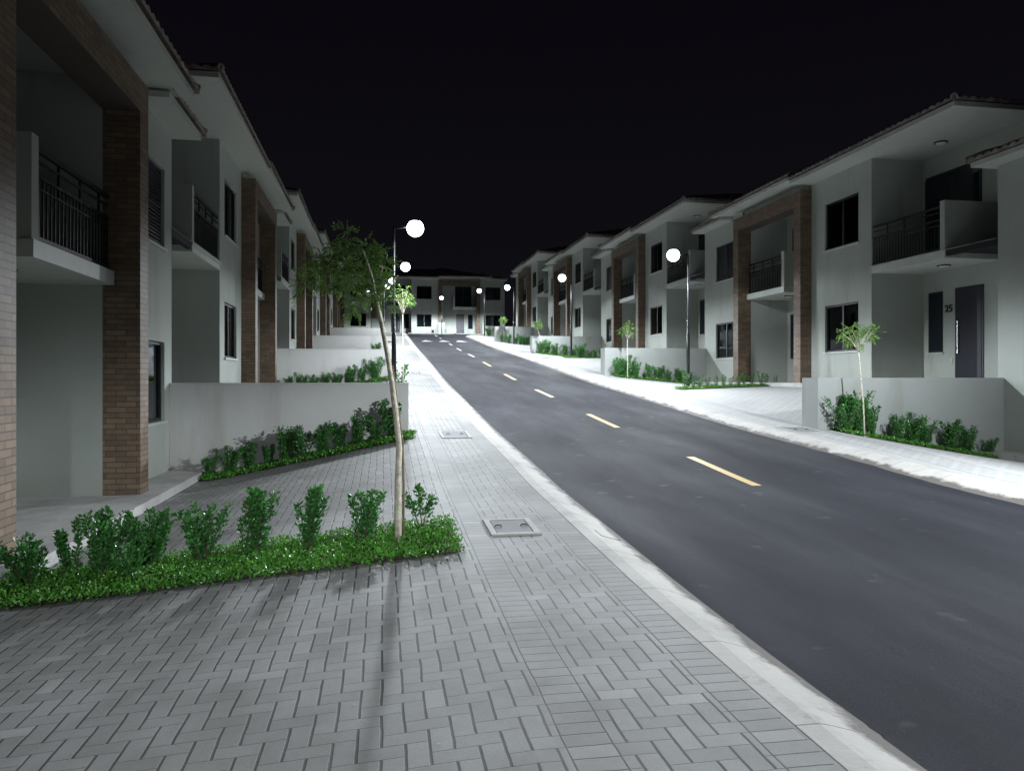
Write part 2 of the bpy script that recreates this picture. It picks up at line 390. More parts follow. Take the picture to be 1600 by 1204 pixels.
# ------------------------------------------------------------------ houses
Z1, ZU = 0.0, 3.05
def front_wall(mb, a0, a1, z1, h0, h1, holes, t=.15):
    mb.box(0, t, a0, h0, -.12, z1); mb.box(0, t, h1, a1, -.12, z1)
    z = -.12
    for zz0, zz1 in holes: mb.box(0, t, h0, h1, z, zz0); z = zz1
    mb.box(0, t, h0, h1, z, z1)
def window(sx, root, a0, a1, z0, z1, d=0, style='slide'):
    f = MB(sx); w = .05
    f.box(d+.05, d+.12, a0, a1, z0, z0+w); f.box(d+.05, d+.12, a0, a1, z1-w, z1)
    f.box(d+.05, d+.12, a0, a0+w, z0+w, z1-w); f.box(d+.05, d+.12, a1-w, a1, z0+w, z1-w)
    if a1-a0 > .8: f.box(d+.06, d+.11, (a0+a1)/2-.03, (a0+a1)/2+.03, z0+w, z1-w)
    if style == 'slats':
        n = int((z1-z0-2*w)/.06)
        for i in range(n): f.box(d+.045, d+.075, a0+w, a1-w, z0+w+i*.06+.018, z0+w+i*.06+.045)
    fo = f.build('window', M['frame'], root)
    p = MB(sx).box(d+.085, d+.095, a0+w, a1-w, z0+w, z1-w); p.build('pane', M['clear'], fo)
    c = MB(sx); c0, c1 = (a0+.05, a0+(a1-a0)*.62) if z0 < 2 else (a1-(a1-a0)*.42, a1-.03); n = 36
    for i in range(n):
        t0, t1 = c0+(c1-c0)*i/n, c0+(c1-c0)*(i+1)/n; f0 = .21+.025*math.sin(i*1.3); f1 = .21+.025*math.sin((i+1)*1.3)
        c.poly([(d+f0, t0, z0-.1), (d+f1, t1, z0-.1), (d+f1, t1, z1+.05), (d+f0, t0, z1+.05)])
    c.build('curtain', M['curtain'], fo, smooth=True)
    s = MB(sx).box(d-.045, d+.05, a0-.05, a1+.05, z0-.045, z0-.002); s.build('sill', M['trim'], fo)
    return fo
def opening_set(sx, root, far, door_a, upper_a):
    """back wall of the porch: narrow window, number, door; upstairs a glazed door"""
    d = 1.5
    w = MB(sx).box(d-.005, d+.03, far-.72, far-.2, .8, 2.35).build('window', M['frame'], root)
    MB(sx).box(d-.012, d-.006, far-.68, far-.24, .85, 2.3).build('pane', M['glass'], w)
    MB(sx).box(d-.04, d, far-.75, far-.17, .755, .798).build('sill', M['trim'], w)
    dr = MB(sx); dr.box(d-.02, d+.02, door_a[0], door_a[1], 0.004, 2.37)
    dr.box(d-.028, d-.02, door_a[0]+.06, door_a[1]-.06, .06, 2.3)
    do = dr.build('door', M['door'], root)
    hx = door_a[1]-.14
    MB(sx).tube([(d-.075, hx, .75), (d-.075, hx, 1.55)], .014, 8).box(d-.075, d-.028, hx-.008, hx+.008, .85, .87).box(d-.075, d-.028, hx-.008, hx+.008, 1.43, 1.45).build('handle', M['steel'], do)
    u = MB(sx); z0, z1 = ZU+.005, 5.35
    u.box(d-.02, d+.03, upper_a[0], upper_a[1], z0, z0+.07).box(d-.02, d+.03, upper_a[0], upper_a[1], z1-.07, z1)
    n = 2
    for i in range(n+1):
        a = upper_a[0]+(upper_a[1]-upper_a[0])*i/n; u.box(d-.02, d+.03, a-.035, a+.035, z0+.07, z1-.07)
    uo = u.build('glazed_door', M['frame'], root)
    MB(sx).box(d-.012, d-.002, upper_a[0]+.035, upper_a[1]-.035, z0+.07, z1-.07).build('pane', M['glass'], uo)
    MB(sx).box(d-.018, d, far-1.06, far-.98, .52, .64).build('socket', M['trim'], root)
def ceiling_light(sx, root, d, a, z):
    o = MB(sx).lathe(d, a, [(0, z-.045), (.09, z-.045), (.125, z-.025), (.13, z-.002)], 20).build('ceiling_light', M['lampglass'], root, smooth=True)
    MB(sx).lathe(d, a, [(.128, z-.028), (.15, z-.024), (.155, z-.001), (.13, z-.0015)], 20).build('rim', M['metal'], o, smooth=True)
def railing(sx, parent, a0, a1):
    m = MB(sx); z = ZU; d = .05
    m.box(d-.025, d+.025, a0, a1, z+.98, z+1.03); m.box(d-.012, d+.012, a0, a1, z+.87, z+.895)
    m.box(d-.02, d+.02, a0, a1, z+.70, z+.735); m.box(d-.012, d+.012, a0, a1, z+.58, z+.60)
    m.box(d-.02, d+.02, a0, a1, z+.03, z+.07)
    n = max(2, int((a1-a0)/.105))
    for i in range(n+1):
        a = a0+.015+(a1-a0-.03)*i/n; m.box(d-.008, d+.008, a-.009, a+.009, z+.07, z+.70)
        if i % 6 == 0: m.box(d-.014, d+.014, a-.014, a+.014, z+.60, z+.98)
    m.build('railing', M['metal'], parent)
def tile_roof(sx, root, a0, a1, zE, dE=-.72, depth=9.7, slope=.30, hipn=True, hipf=False, name='roof', dback=None):
    """barrel tile roof: ripples run up the slope; eave rim proud of the soffit"""
    ridge = (depth)/2; P = .21
    m = MB(sx); T = .02
    def ripple(t): return .055*abs(math.sin(math.pi*t/P))
    n = int((a1-a0)/.03)
    prev = None
    for i in range(n+1):
        a = a0-.07+(a1-a0+.14)*i/n
        run = ridge
        if hipn: run = min(run, max(0, a-a0)+.07)
        if hipf: run = min(run, max(0, a1-a)+.07)
        h = ripple(a); d0 = dE-.07
        cur = [(d0, a, zE-.02), (d0, a, zE+.02+h), (d0+run, a, zE+.02+h+run*slope)]
        if prev: m.poly([prev[0], cur[0], cur[1], prev[1]]); m.poly([prev[1], cur[1], cur[2], prev[2]])
        prev = cur
    dB = dE+depth
    for flag, ae, sg in ((hipn, a0, 1), (hipf, a1, -1)):
        if not flag: continue
        nn = int(depth/.03); prev = None
        for i in range(nn+1):
            d = dE-.07+(depth+.14)*i/nn; run = min(d-dE+.07, dB-d+.07, ridge, a1-a0)
            h = ripple(d); e = ae-sg*.07
            cur = [(d, e, zE-.02), (d, e, zE+.02+h), (d, e+sg*run, zE+.02+h+run*slope)]
            if prev: m.poly([prev[0], cur[0], cur[1], prev[1]]); m.poly([prev[1], cur[1], cur[2], prev[2]])
            prev = cur
    # rear slope
    rn = ridge if hipn else 0; rf = ridge if hipf else 0
    za = zE+.03+ridge*slope; dm = dE+ridge
    aa, bb = min(a0+rn, a1), max(a1-rf, a0)
    m.poly([(dB, a0, zE), (dB, a1, zE), (dm, bb if bb > aa else (aa+bb)/2, za), (dm, aa, za)] if bb > aa else [(dB, a0, zE), (dB, a1, zE), (dm, a1 if hipn else a0, za), (dm, aa, za)])
    if not hipn: m.poly([(dE, a0+.001, zE), (dB, a0+.001, zE), (dm, a0+.001, za)])
    if not hipf: m.poly([(dE, a1-.001, zE), (dB, a1-.001, zE), (dm, a1-.001, za)])
    o = m.build(name, M['tile'], root, recalc=False)
    # ridge cap tiles along the hip
    if hipn:
        q = []
        L = min(ridge, a1-a0)
        cap = MB(sx).tube([(dE-.05+L*k/12, a0-.05+L*k/12, zE+.05+L*k/12*slope+(.02 if k % 2 else 0)) for k in range(13)], .075, 8)
        cap.build('ridge_tiles', M['tile'], o)
    if hipf:
        L = min(ridge, a1-a0)
        MB(sx).tube([(dE-.05+L*k/12, a1+.05-L*k/12, zE+.05+L*k/12*slope+(.02 if k % 2 else 0)) for k in range(13)], .075, 8).build('ridge_tiles', M['tile'], o)
    return o
def house_A(sx):
    r = empty('house'); WA = 6.9
    w = MB(sx)
    front_wall(w, 4.1, WA, 5.85, 4.65, 6.2, [(.88, 2.2), (3.78, 5.12)])
    w.box(.15, 1.5, 4.1, 4.25, -.12, 5.85)                 # side of the window bay
    w.box(1.5, 1.7, 0, WA, -.12, 5.85); w.box(1.7, 9, 0, WA, -1.2, 5.85)
    w.box(-.0, .15, 4.1, WA, -1.2, -.12)
    w.box(.4, 1.5, 4.25, WA-.0, 2.6, 2.75)
    w.build('wall', M['wall'], r)
    MB(sx).box(-.62, 1.5, 0.12, WA, -.13, 0).box(-.62, -.0, 0.0, .12, -.13, 0).box(0, 1.5, 0, .12, -.13, 0).build('porch_step', M['ledge'], r)
    MB(sx).box(1.46, 1.498, .0, .55, 1.85, 5.84).build('brick_cladding', M['brick'], r)
    window(sx, r, 4.65, 6.2, .88, 2.2); window(sx, r, 4.65, 6.2, 3.78, 5.12)
    opening_set(sx, r, 4.1, (2.05, 2.95), (2.15, 3.98))
    b = MB(sx).box(0, 1.5, 1.5, 4.1, 2.86, ZU).box(-.03, 0, 1.47, 4.13, ZU-.06, ZU).build('balcony', M['trim'], r)
    railing(sx, b, 1.65, 4.08)
    MB(sx).box(0, 1.5, 1.5, 1.65, ZU, ZU+1.12).build('parapet', M['wall'], b)
    cn = MB(sx).box(.1, 1.5, .03, 1.47, 2.98, 3.02).box(.0, .1, .03, 1.47, 2.90, 3.03).build('canopy', M['metal'], r)
    MB(sx).box(-.006, .1, .03, 1.47, 3.032, 3.05).build('flashing', M['steel'], cn)
    ceiling_light(sx, r, .8, 2.5, 2.86); ceiling_light(sx, r, .8, 2.6, 5.85)
    sf = tile_roof(sx, r, .35, WA, 5.97)
    MB(sx).box(-.72, 9.0, .35, WA-.003, 5.852, 5.955).build('soffit', M['trim'], sf)
    return r
def house_B(sx, WB):
    r = empty('house')
    w = MB(sx); far = 3.98
    front_wall(w, 4.35, WB, 5.85, 4.95, 6.55, [(.88, 2.2), (3.78, 5.12)])
    w.box(0.1, .15, 0, .0+.37, -.12, 5.7)
    w.box(.15, 1.5, 0, .15, -.12, 5.85); w.box(.12, 1.5, far, far+.37, -.12, 5.7)
    w.box(0, .12, 4.2, 4.35, -.12, 5.85)
    w.box(0, 1.5, 0.15, 4.2, 5.702, 5.98); w.box(0, .15, 4.35, 5.4, 5.85, 5.98)
    w.box(1.5, 1.7, 0, WB, -.12, 5.85); w.box(1.7, 9, 0, WB, -1.2, 5.85)
    w.box(.4, 1.5, 4.35, WB-.15, 2.6, 2.75); w.box(.15, 1.5, WB-.15, WB, -.12, 5.85)
    w.box(0, .15, 0, WB, -1.2, -.12)
    w.build('wall', M['wall'], r)
    MB(sx).box(-.62, 1.5, 0, WB-.01, -.13, 0).build('porch_step', M['ledge'], r)
    f = MB(sx)
    f.box(-.36, .098, 0.0, .37, .002, 5.25); f.box(-.36, .12, far, 4.35, .002, 5.25); f.box(-.36, .12, 0, 4.35, 5.25, 5.70)
    f.build('brick_frame', M['brick'], r)
    window(sx, r, 4.95, 6.55, .88, 2.2); window(sx, r, 4.95, 6.55, 3.78, 5.12, style='slats')
    opening_set(sx, r, far, (2.0, 2.85), (1.9, 3.6))
    b = MB(sx).box(0.125, 1.5, 1.55, far-.002, 2.86, ZU).box(-.03, .125, 1.52, far-.003, 2.86, ZU).build('balcony', M['trim'], r)
    railing(sx, b, 1.72, far-.02)
    MB(sx).box(0, 1.5, 1.55, 1.72, ZU, ZU+1.12).build('parapet', M['wall'], b)
    ceiling_light(sx, r, .7, 2.5, 2.86); ceiling_light(sx, r, .75, 2.3, 5.70)
    sf = tile_roof(sx, r, 0, 5.45, 6.10, hipn=False, hipf=True)
    MB(sx).box(-.72, 9.0, 0.003, 5.45, 5.982, 6.085).build('soffit', M['trim'], sf)
    s2 = tile_roof(sx, r, 5.1, WB+.22, 5.965, dE=-.45, depth=9.2, hipn=False, hipf=True, name='lower_roof')
    MB(sx).box(-.45, 9.0, 5.1, WB+.22, 5.852, 5.95).build('soffit', M['trim'], s2)
    return r
def kids_cache(o):
    KIDS[o.name] = list(o.children)
    for c in o.children: kids_cache(c)
bpy.context.view_layer.update()
A_L, B_L, A_R, B_R = house_A(-1), house_B(-1, 7.0), house_A(1), house_B(1, 7.55)
bpy.context.view_layer.update()
for q in (A_L, B_L, A_R, B_R): kids_cache(q)
used = set()
def place(proto, loc, rz, label):
    if proto.name in used: o = copy_tree(proto)
    else: o = proto; used.add(proto.name)
    o.location = loc; o.rotation_euler = (0, 0, rz)
    return tag(o, label, 'house', 'white two storey houses stepping up the street')
XW_L, XW_R = -3.56, 12.5
HR = {}
for k in range(5):
    x, y = XW_L, LB+LS*k
    n = ORD[k]
    if k > 0:
        p = rotL(x, y); place(A_L, (p[0], p[1], PADL[k]), ROT, ['', 'white house with open unframed balcony just beyond the nearest left garden wall',
          'left row white house with open balcony behind the second garden wall', 'left row white house with open balcony behind the third garden wall up the hill', 'uppermost left row white house with open balcony near the street end'][k])
    p = rotL(x, y+6.9); place(B_L, (p[0], p[1], PADL[k]), ROT, ['nearest left house with large brown brick frame around its balcony',
          'second brick framed house from the camera on the left row', 'third brick framed house from the camera on the left row', 'fourth brick framed house from the camera on the left row', 'farthest brick framed house on the left row, beside the far terrace'][k])
    y = RB+RS*k
    if k > 0:
        h = place(A_R, (XW_R, y, PADR[k]), 0, ['', 'white house number 25 with open balcony and dark front door behind the nearest right wall',
          'right row white house with open balcony behind the second right garden wall', 'right row white house with open balcony behind the third right garden wall', 'uppermost right row white house with open balcony beside the far terrace'][k])
        HR[k] = h
    place(B_R, (XW_R, y+6.9, PADR[k]), 0, ['white house cut off by the right edge of the photo, low eave only',
          'right row brick framed house next to number 25, facing the small planted strip', 'second complete brick framed house up the right row', 'third complete brick framed house up the right row', 'fourth and last brick framed house up the right row'][k])
ZE = 6.0
place(A_L, (-1.3, 79.0, ZE), -math.pi/2, 'white terrace house facing down the street at its end, left of the brown frame')
place(B_L, (5.6, 79.0, ZE), -math.pi/2, 'brown framed terrace house facing down the street at its end, below the dark ridge')
e0 = place(B_L, (-8.35, 79.0, ZE), -math.pi/2, 'far end house glimpsed behind the young tree and the left row')
wlt = MB(1).lathe(-7.02, 0, [(0, 4.42), (.07, 4.45), (.09, 4.52), (.07, 4.59), (0, 4.62)], 12)
wlt.v = [(0.10, 6.75+v[0]+7.02, v[2]) for v in wlt.v]
wlt = MB(1).box(.0, .09, 6.66, 6.84, 4.35, 4.52); wl_o = wlt.build('wall_light', M['smalllight'], e0)
# house number 25
def text_obj(body, size, name, parent, mat):
    cu = bpy.data.curves.new(name, 'FONT'); cu.body = body; cu.size = size; cu.extrude = .008; cu.align_x = 'CENTER'; cu.align_y = 'CENTER'; cu.offset = .004
    t = bpy.data.objects.new('tmp', cu); C.objects.link(t); bpy.context.view_layer.update()
    me = bpy.data.meshes.new_from_object(t.evaluated_get(bpy.context.evaluated_depsgraph_get())); me.name = name
    bpy.data.objects.remove(t); o = bpy.data.objects.new(name, me); C.objects.link(o); o.parent = parent
    me.materials.clear(); me.materials.append(mat); return o
t25 = text_obj('25', .26, 'house_number', HR[1], M['frame']); t25.location = (1.485, 3.17, 1.88); t25.rotation_euler = (math.pi/2, 0, -math.pi/2)

# ------------------------------------------------------------------ garden walls
for k in range(4):
    y = LB+LS*(k+1); ztop = [1.51, 2.64, 3.88, 5.2][k]
    r = empty('garden_wall', (*rotL(XW_L, y), 0), ROT)
    MB().box(0, 4.12, -.15, 0, PADL[k]-.6, ztop-.03).build('wall', M['wall2'], r, bevel=.006)
    MB().box(0, 4.12, -.155, .005, ztop-.03, ztop).build('coping', M['wall2'], r, bevel=.004)
    tag(r, ['low pale garden wall nearest the camera on the left', 'second low garden wall from the camera, left side', 'third low garden wall from the camera, left side', 'farthest low garden wall on the left side'][k], 'wall', 'garden walls dividing the driveways')
    y = RB+RS*(k+1); ztop = [1.6, 2.75, 4.0, 5.5][k]
    r = empty('garden_wall', (8.36, y, 0))
    MB().box(0, 4.14, -.15, 0, PADR[k]-.6, ztop).box(0, .15, 0, .42, PADR[k]-.4, ztop).build('wall', M['wall3'], r)
    tag(r, ['low grey garden wall in front of house number 25', 'second low garden wall from the camera, right side', 'third low garden wall from the camera, right side', 'farthest low garden wall on the right side'][k], 'wall', 'garden walls dividing the driveways')
r = empty('garden_wall', (9.3, 71.0, 0)); MB().box(0, 4, 0, .15, 5.2, 6.5).build('wall', M['wall2'], r)
tag(r, 'short pale wall at the street corner before the far terrace, right side', 'wall', 'garden walls dividing the driveways')
b = empty('meter_wall', (5.55, 78.3, 6.1)); MB().box(0, .65, 0, .2, 0, 1.15).box(-.02, .67, -.02, .22, 1.15, 1.19).build('wall', M['wall'], b); tag(b, 'narrow white upright meter wall before the far terrace, left of its dark frame', 'meter wall')
b = empty('meter_box', (6.45, 78.2, 6.1)); MB().box(0, .95, 0, .35, 0, .48).build('box', M['wall'], b, bevel=.01); MB().box(-.03, .98, -.03, .38, .48, .52).build('lid', M['trim'], b); tag(b, 'low white box before the far terrace at the dark frame', 'utility box')
b = empty('bollard_light', (4.95, 78.0, 6.1)); MB().box(-.12, .12, -.12, .12, 0, .5).build('post', M['metal'], b); MB().lathe(0, 0, [(0, .5), (.09, .52), (.1, .6), (.06, .68), (0, .7)], 12).build('lantern', M['smalllight'], b); tag(b, 'small glowing bollard light at the foot of the far terrace', 'light')

# ------------------------------------------------------------------ street lamps
def make_lamp():
    r = empty('street_lamp'); H = 4.25
    MB().lathe(0, 0, [(0, .0), (.11, .0), (.11, .025), (.075, .03)], 16).build('base_plate', M['pole'], r, smooth=False)
    MB().tube([(0, 0, .02), (0, 0, 1.7), (0, 0, 1.76), (0, 0, H)], [.056, .056, .034, .028], 14).build('pole', M['pole'], r, smooth=True)
    MB().tube([(0, 0, H-.04), (.16, 0, H-.02), (.33, 0, H)], .017, 10).build('arm', M['pole'], r, smooth=True)
    MB().lathe(.50, 0, [(0, H+.20), (.06, H+.195), (.11, H+.17), (.13, H+.14), (.11, H+.15), (.0, H+.182)], 20).build('housing', M['pole'], r, smooth=True)
    g = MB().lathe(.50, 0, [(.20*math.sin(math.pi*k/14), H-.02+.20*math.cos(math.pi*k/14)) for k in range(15)], 26)
    g.build('globe', M['globe'], r, smooth=True)
    return r
LH = 4.25
lamp0 = make_lamp(); bpy.context.view_layer.update(); kids_cache(lamp0)
spot = bpy.data.lights.new('lamp_light', 'POINT'); spot.energy = LAMP_W; spot.color = LAMP_COL; spot.shadow_soft_size = .13
# street-light optics: the intensity grows towards the cut-off (even light along the street), is cut off
# about 12 degrees below the horizontal and shielded on the house side
spot.use_nodes = True; ln = NT(spot.node_tree); em = spot.node_tree.nodes['Emission']
lt = ln.n('ShaderNodeTexCoord'); ls = ln.n('ShaderNodeSeparateXYZ'); ln.l(lt.outputs['Normal'], ls.inputs[0])
def mrange(v, a, b, c, d, smooth=True):
    x = ln.n('ShaderNodeMapRange'); x.interpolation_type = 'SMOOTHSTEP' if smooth else 'LINEAR'
    ln.l(v, x.inputs[0])
    for k_, q_ in zip((1, 2, 3, 4), (a, b, c, d)): x.inputs[k_].default_value = q_
    return x.outputs[0]
dn = ln.m('MULTIPLY', ls.outputs[2], -1.0)
cut = mrange(dn, .10, .27, 0, 1)
wing = ln.m('DIVIDE', 1.0, ln.m('POWER', ln.m('MAXIMUM', dn, .22), .9))
back = mrange(ls.outputs[0], -.60, .10, .05, 1)
ln.l(ln.m('MULTIPLY', ln.m('MULTIPLY', cut, wing), back), em.inputs['Strength'])
def lamp(x, y, z, rz, label, first=[True]):
    o = lamp0 if first[0] else copy_tree(lamp0); first[0] = False
    o.location = (x, y, z); o.rotation_euler = (0, 0, rz)
    l = bpy.data.objects.new('lamp_light', spot); C.objects.link(l); l.parent = o; l.location = (.50, 0, LH-.27)
    tag(o, label, 'street lamp', 'street lamps along both pavements')
for i, (x, y) in enumerate([(.23, 18.0), (.40, 32.5), (0.0, 48.0), (-.2, 62.5), (.1, -8.0)]):
    lamp(x, y, gL(x, y)-.02, 0, ['nearest lit street lamp on the left, behind the slanting young tree', 'second lit street lamp on the left, seen through the nearest pole', 'third lit street lamp on the left, small', 'farthest lit street lamp on the left, smallest', 'lit street lamp behind the camera on the left pavement'][i])
for i, (x, y) in enumerate([(9.35, 6.2), (9.6, 22.9), (9.8, 39.0), (9.55, 55.5), (9.3, 70.3)]):
    lamp(x, y, gR(x, y)-.02, math.pi, ['lit street lamp outside the right edge of the view', 'nearest lit street lamp on the right, by the strip of seedlings', 'second lit street lamp on the right, before the open balcony houses', 'third lit street lamp on the right', 'farthest lit street lamp on the right, near the far terrace'][i])
lamp(5.4, 71.6, zr(71.6), math.pi/2, 'lit street lamp in the middle of the view, before the far terrace'); [o_ for o_ in C.objects if o_.get('label', '').startswith('lit street lamp in the middle')][0].scale = (.84, .84, .84)

# ------------------------------------------------------------------ pavement covers
def cover(x, y, label, w=.40, l=.58, side='L', framed=True):
    r = empty('access_cover', (x, y, zr(y)+KH+.004)); r.rotation_euler = (math.atan((zr(y+.3)-zr(y-.3))/.6), 0, 0)
    if framed: 
        m = MB(); t = .055; m.box(-w/2-t, w/2+t, -l/2-t, -l/2, -.05, .012).box(-w/2-t, w/2+t, l/2, l/2+t, -.05, .012).box(-w/2-t, -w/2, -l/2, l/2, -.05, .012).box(w/2, w/2+t, -l/2, l/2, -.05, .012); m.build('rim', M['cover_f'], r)
    MB().box(-w/2+.008, w/2-.008, -l/2+.008, l/2-.008, -.05, .008).build('lid', M['cover_c'], r)
    m = MB()
    for sx_ in (-.12, .12): m.tube([(sx_-.03, 0, .008), (sx_-.02, 0, .022), (sx_+.02, 0, .022), (sx_+.03, 0, .008)], .006, 6)
    m.build('lifting_ring', M['metal'], r)
    tag(r, label, 'access cover', 'access covers set in the pavement')
cover(1.16, 6.9, 'nearest grey access cover with pale concrete rim in the left pavement', .34, .5)
cover(1.25, 13.5, 'grey access cover at the end of the nearest left garden wall', .42, .8)
cover(8.0, 13.55, 'grey access cover in the right pavement beside the nearest right wall', .5, .8)
cover(8.2, 38.2, 'small access cover in the right pavement near the second right lamp', .4, .6, framed=False)
cover(1.2, 29.0, 'faint access cover in the left pavement far up the hill', .4, .8)
r = empty('kerb_bracket', (2.04, 6.62, zr(6.6)+.03)); MB().tube([(-.12, -.10, .05), (-.13, .10, .06), (.03, .13, .0), (.05, -.1, .0), (-.12, -.10, .05)], .009, 6).build('loop', M['metal'], r); tag(r, 'bent dark steel loop lying on the left kerb edge', 'steel loop')

# ------------------------------------------------------------------ vegetation
def leaf(v, f, rn, p, d, up, L, Wd, fold=.25):
    """one pointed leaf: two folded triangles pairs"""
    d = d.normalized(); s = d.cross(up)
    if s.length < 1e-3: s = Vector((1, 0, 0))
    s.normalize(); n = s.cross(d).normalized(); i = len(v)
    v += [tuple(p), tuple(p+d*L*.5+s*Wd*.5+n*L*.08), tuple(p+d*L), tuple(p+d*L*.5-s*Wd*.5+n*L*.08), tuple(p+d*L*.45-n*L*fold*.3)]
    r = random.random()
    f += [(i, i+1, i+2, i+4), (i, i+4, i+2, i+3)]; rn += [r, r]
def rv(): 
    while True:
        q = Vector((random.uniform(-1, 1), random.uniform(-1, 1), random.uniform(-1, 1)))
        if .05 < q.length < 1: return q.normalized()
def shrub_mesh(h, wd, nst, dens, L=.038, spread=.5, bare=.1):
    v, f, rn = [], [], []; st = MB()
    for s_ in range(nst):
        an = random.uniform(0, 6.28); r0 = random.uniform(.0, .06)
        lean = random.uniform(.15, 1)*wd*.5*spread*2
        hh = h*random.uniform(.68, 1.0); P = []
        for k in range(7):
            t = k/6; P.append(Vector((math.cos(an)*(r0+lean*t**1.2)+random.uniform(-.012, .012), math.sin(an)*(r0+lean*t**1.2)+random.uniform(-.012, .012), hh*t)))
        st.tube(P, [.008-.005*k/6 for k in range(7)], 5)
        n = int(hh*dens)
        for j in range(n):
            t = bare+(1-bare)*random.random()**.85; k = min(5, int(t*6)); q = P[k].lerp(P[k+1], t*6-k)
            o = rv(); o.z *= .5; rr = wd*.16*(1.15-.5*t)
            p = q+o*rr*random.random(); d = (o+Vector((0, 0, .55+random.random()*.5)))
            leaf(v, f, rn, p, d, rv(), L*random.uniform(.6, 1.2), L*.62)
    return v, f, rn, st
def make_shrub(h, wd, nst, dens, L=.038, spread=.5, bare=.1):
    r = empty('shrub'); v, f, rn, st = shrub_mesh(h, wd, nst, dens, L, spread, bare)
    m = MB(); m.v, m.f = v, f; m.build('foliage', M['shrub'], r, recalc=False, rnd=rn)
    st.build('stems', M['stem'], r); return r
def finish(r, x, y, z, sc, label, group):
    r.location = (x, y, z); r.rotation_euler = (0, 0, random.uniform(0, 6.28)); r.scale = (sc, sc, sc); tag(r, label, 'shrub', group)
G1 = 'shrubs standing in the nearest left planting bed'
# nearest bed: (x, y, height, width, stems, label)
near = [(.34, 7.05, .40, .34, 3, 'open forked shrub right of the young tree trunk'), (-.17, 6.78, .50, .27, 6, 'upright shrub just left of the young tree trunk'),
        (-.67, 6.85, .52, .30, 7, 'second upright shrub left of the young tree trunk'), (-1.08, 6.85, .58, .34, 8, 'tallest shrub in the nearest bed, with an upright plume'),
        (-1.24, 6.95, .34, .12, 2, 'thin small shrub beside the tallest plume in the nearest bed'), (-1.51, 6.80, .50, .36, 8, 'broad shrub left of the thin small one in the nearest bed'),
        (-1.98, 6.82, .52, .42, 10, 'bushy shrub in front of the brick framed house corner pillar'), (-2.32, 6.80, .54, .42, 10, 'bushy shrub second from the left photo edge cluster'),
        (-2.62, 6.95, .50, .18, 4, 'slim shrub standing before the porch step'), (-2.86, 6.75, .42, .42, 9, 'lowest leftmost shrub at the photo edge'), (-2.05, 6.55, .34, .34, 7, 'low shrub filling the front of the bushy pair')]
for x, y, h, wd, ns, lab in near:
    r = make_shrub(h, wd, ns, 330 if ns > 2 else 220, .043, .55, .12 if 'forked' not in lab else .35); finish(r, x, y, gL(x, y)+.02, 1, lab, G1)
protos = [make_shrub(.75, .6, 13, 190, .05, .6, .05), make_shrub(.75, .5, 11, 190, .05, .6, .05), make_shrub(.75, .4, 9, 190, .055, .5, .1), make_shrub(.6, .22, 3, 100, .06, .6, .2)]
bpy.context.view_layer.update()
for q in protos: kids_cache(q)
def shrub(kind, x, y, z, hscale, label, group, wscale=1):
    p = protos[kind]
    if p.name in used: r = copy_tree(p)
    else: r = p; used.add(p.name)
    finish(r, x, y, z, hscale, label, group)
    if wscale != 1: r.scale = (hscale*wscale, hscale*wscale, hscale)
def cover_bed(x0, x1, y0, y1, gf, n, L, label, rot=False, taper=0):
    v, f, rn = [], [], []
    for _ in range(n):
        u = random.random(); x = x0+(x1-x0)*u+random.uniform(-.04, .05)
        yy = random.random(); y = y0-.05+(y1-y0+.09)*yy
        y += .03*mn.noise((x*6, y*3, 1))*2
        z = gf(x, y)+.01+random.random()*.075*(.6+.8*abs(mn.noise((x*4, y*4, 2))))
        d = rv(); d.z = abs(d.z)*.8+.15
        leaf(v, f, rn, Vector((x, y, z)), d, rv(), L*random.uniform(.7, 1.3), L*.62)
    m = MB(); m.v, m.f = v, f; o = m.build('ground_cover', M['cover'], recalc=False, rnd=rn); tag(o, label, 'ground cover', kind='stuff')
    s = grid('soil', M['soil'], lambda y: (x0, x1), rng(y0, y1, .3), lambda x, y: gf(x, y)+.012, 8)
cover_bed(-3.15, .62, 6.1, 7.18, gL, 15000, .030, 'glossy low green ground cover of the nearest left bed')
def row(side, k, ym, xs, hs, kinds, where, gf, rot=False):
    for i, (x, h) in enumerate(zip(xs, hs)):
        xx, yy = (rotL(x, ym) if rot else (x, ym)); yy += random.uniform(-.1, .1)
        shrub(kinds[i % len(kinds)], xx, yy, gf(xx, yy)+.0, h/.75, f'{ORD[i]} shrub from the pavement end along the {where}', f'shrubs along the {where}', random.uniform(.9, 1.15))
xs = [.28-.31*i for i in range(11)]
row('L', 0, 13.62, xs, [.74, .5, .62, .52, .6, .6, .66, .42, .55, .5, .42], [2, 0, 1, 2], 'nearest left garden wall', gL, True)
cover_bed(-3.15, .52, 13.25, 13.95, lambda x, y: gL(x, y, PADL[0]), 5200, .045, 'bright green ground cover strip at the nearest left garden wall')
row('L', 1, 27.4, [-.1-.42*i for i in range(9)], [.85, .6, .75, .5, .6, .6, .7, .6, .5], [0, 1, 2], 'second left garden wall', gL, True)
cover_bed(-3.3, .3, 27.0, 27.75, lambda x, y: gL(x, y, PADL[1]), 2200, .06, 'green ground cover strip at the second left garden wall')
row('L', 2, 41.3, [-.1-.6*i for i in range(6)], [.8, .5, .6, .5, .5, .6], [0, 1], 'third left garden wall', gL, True)
cover_bed(-3.4, .2, 40.9, 41.6, lambda x, y: gL(x, y, PADL[2]), 1200, .08, 'green ground cover strip at the third left garden wall')
row('L', 3, 55.2, [-.2-.7*i for i in range(5)], [.7, .5, .5, .5, .5], [0, 1], 'fourth left garden wall', gL, True)
row('L', 9, 21.0, [.45, .18, -.2, -.7, -1.2, -1.8, -2.4], [1.25, .75, .5, .45, .4, .4, .45], [3, 3, 2], 'planting strip behind the nearest left wall', gL, False)
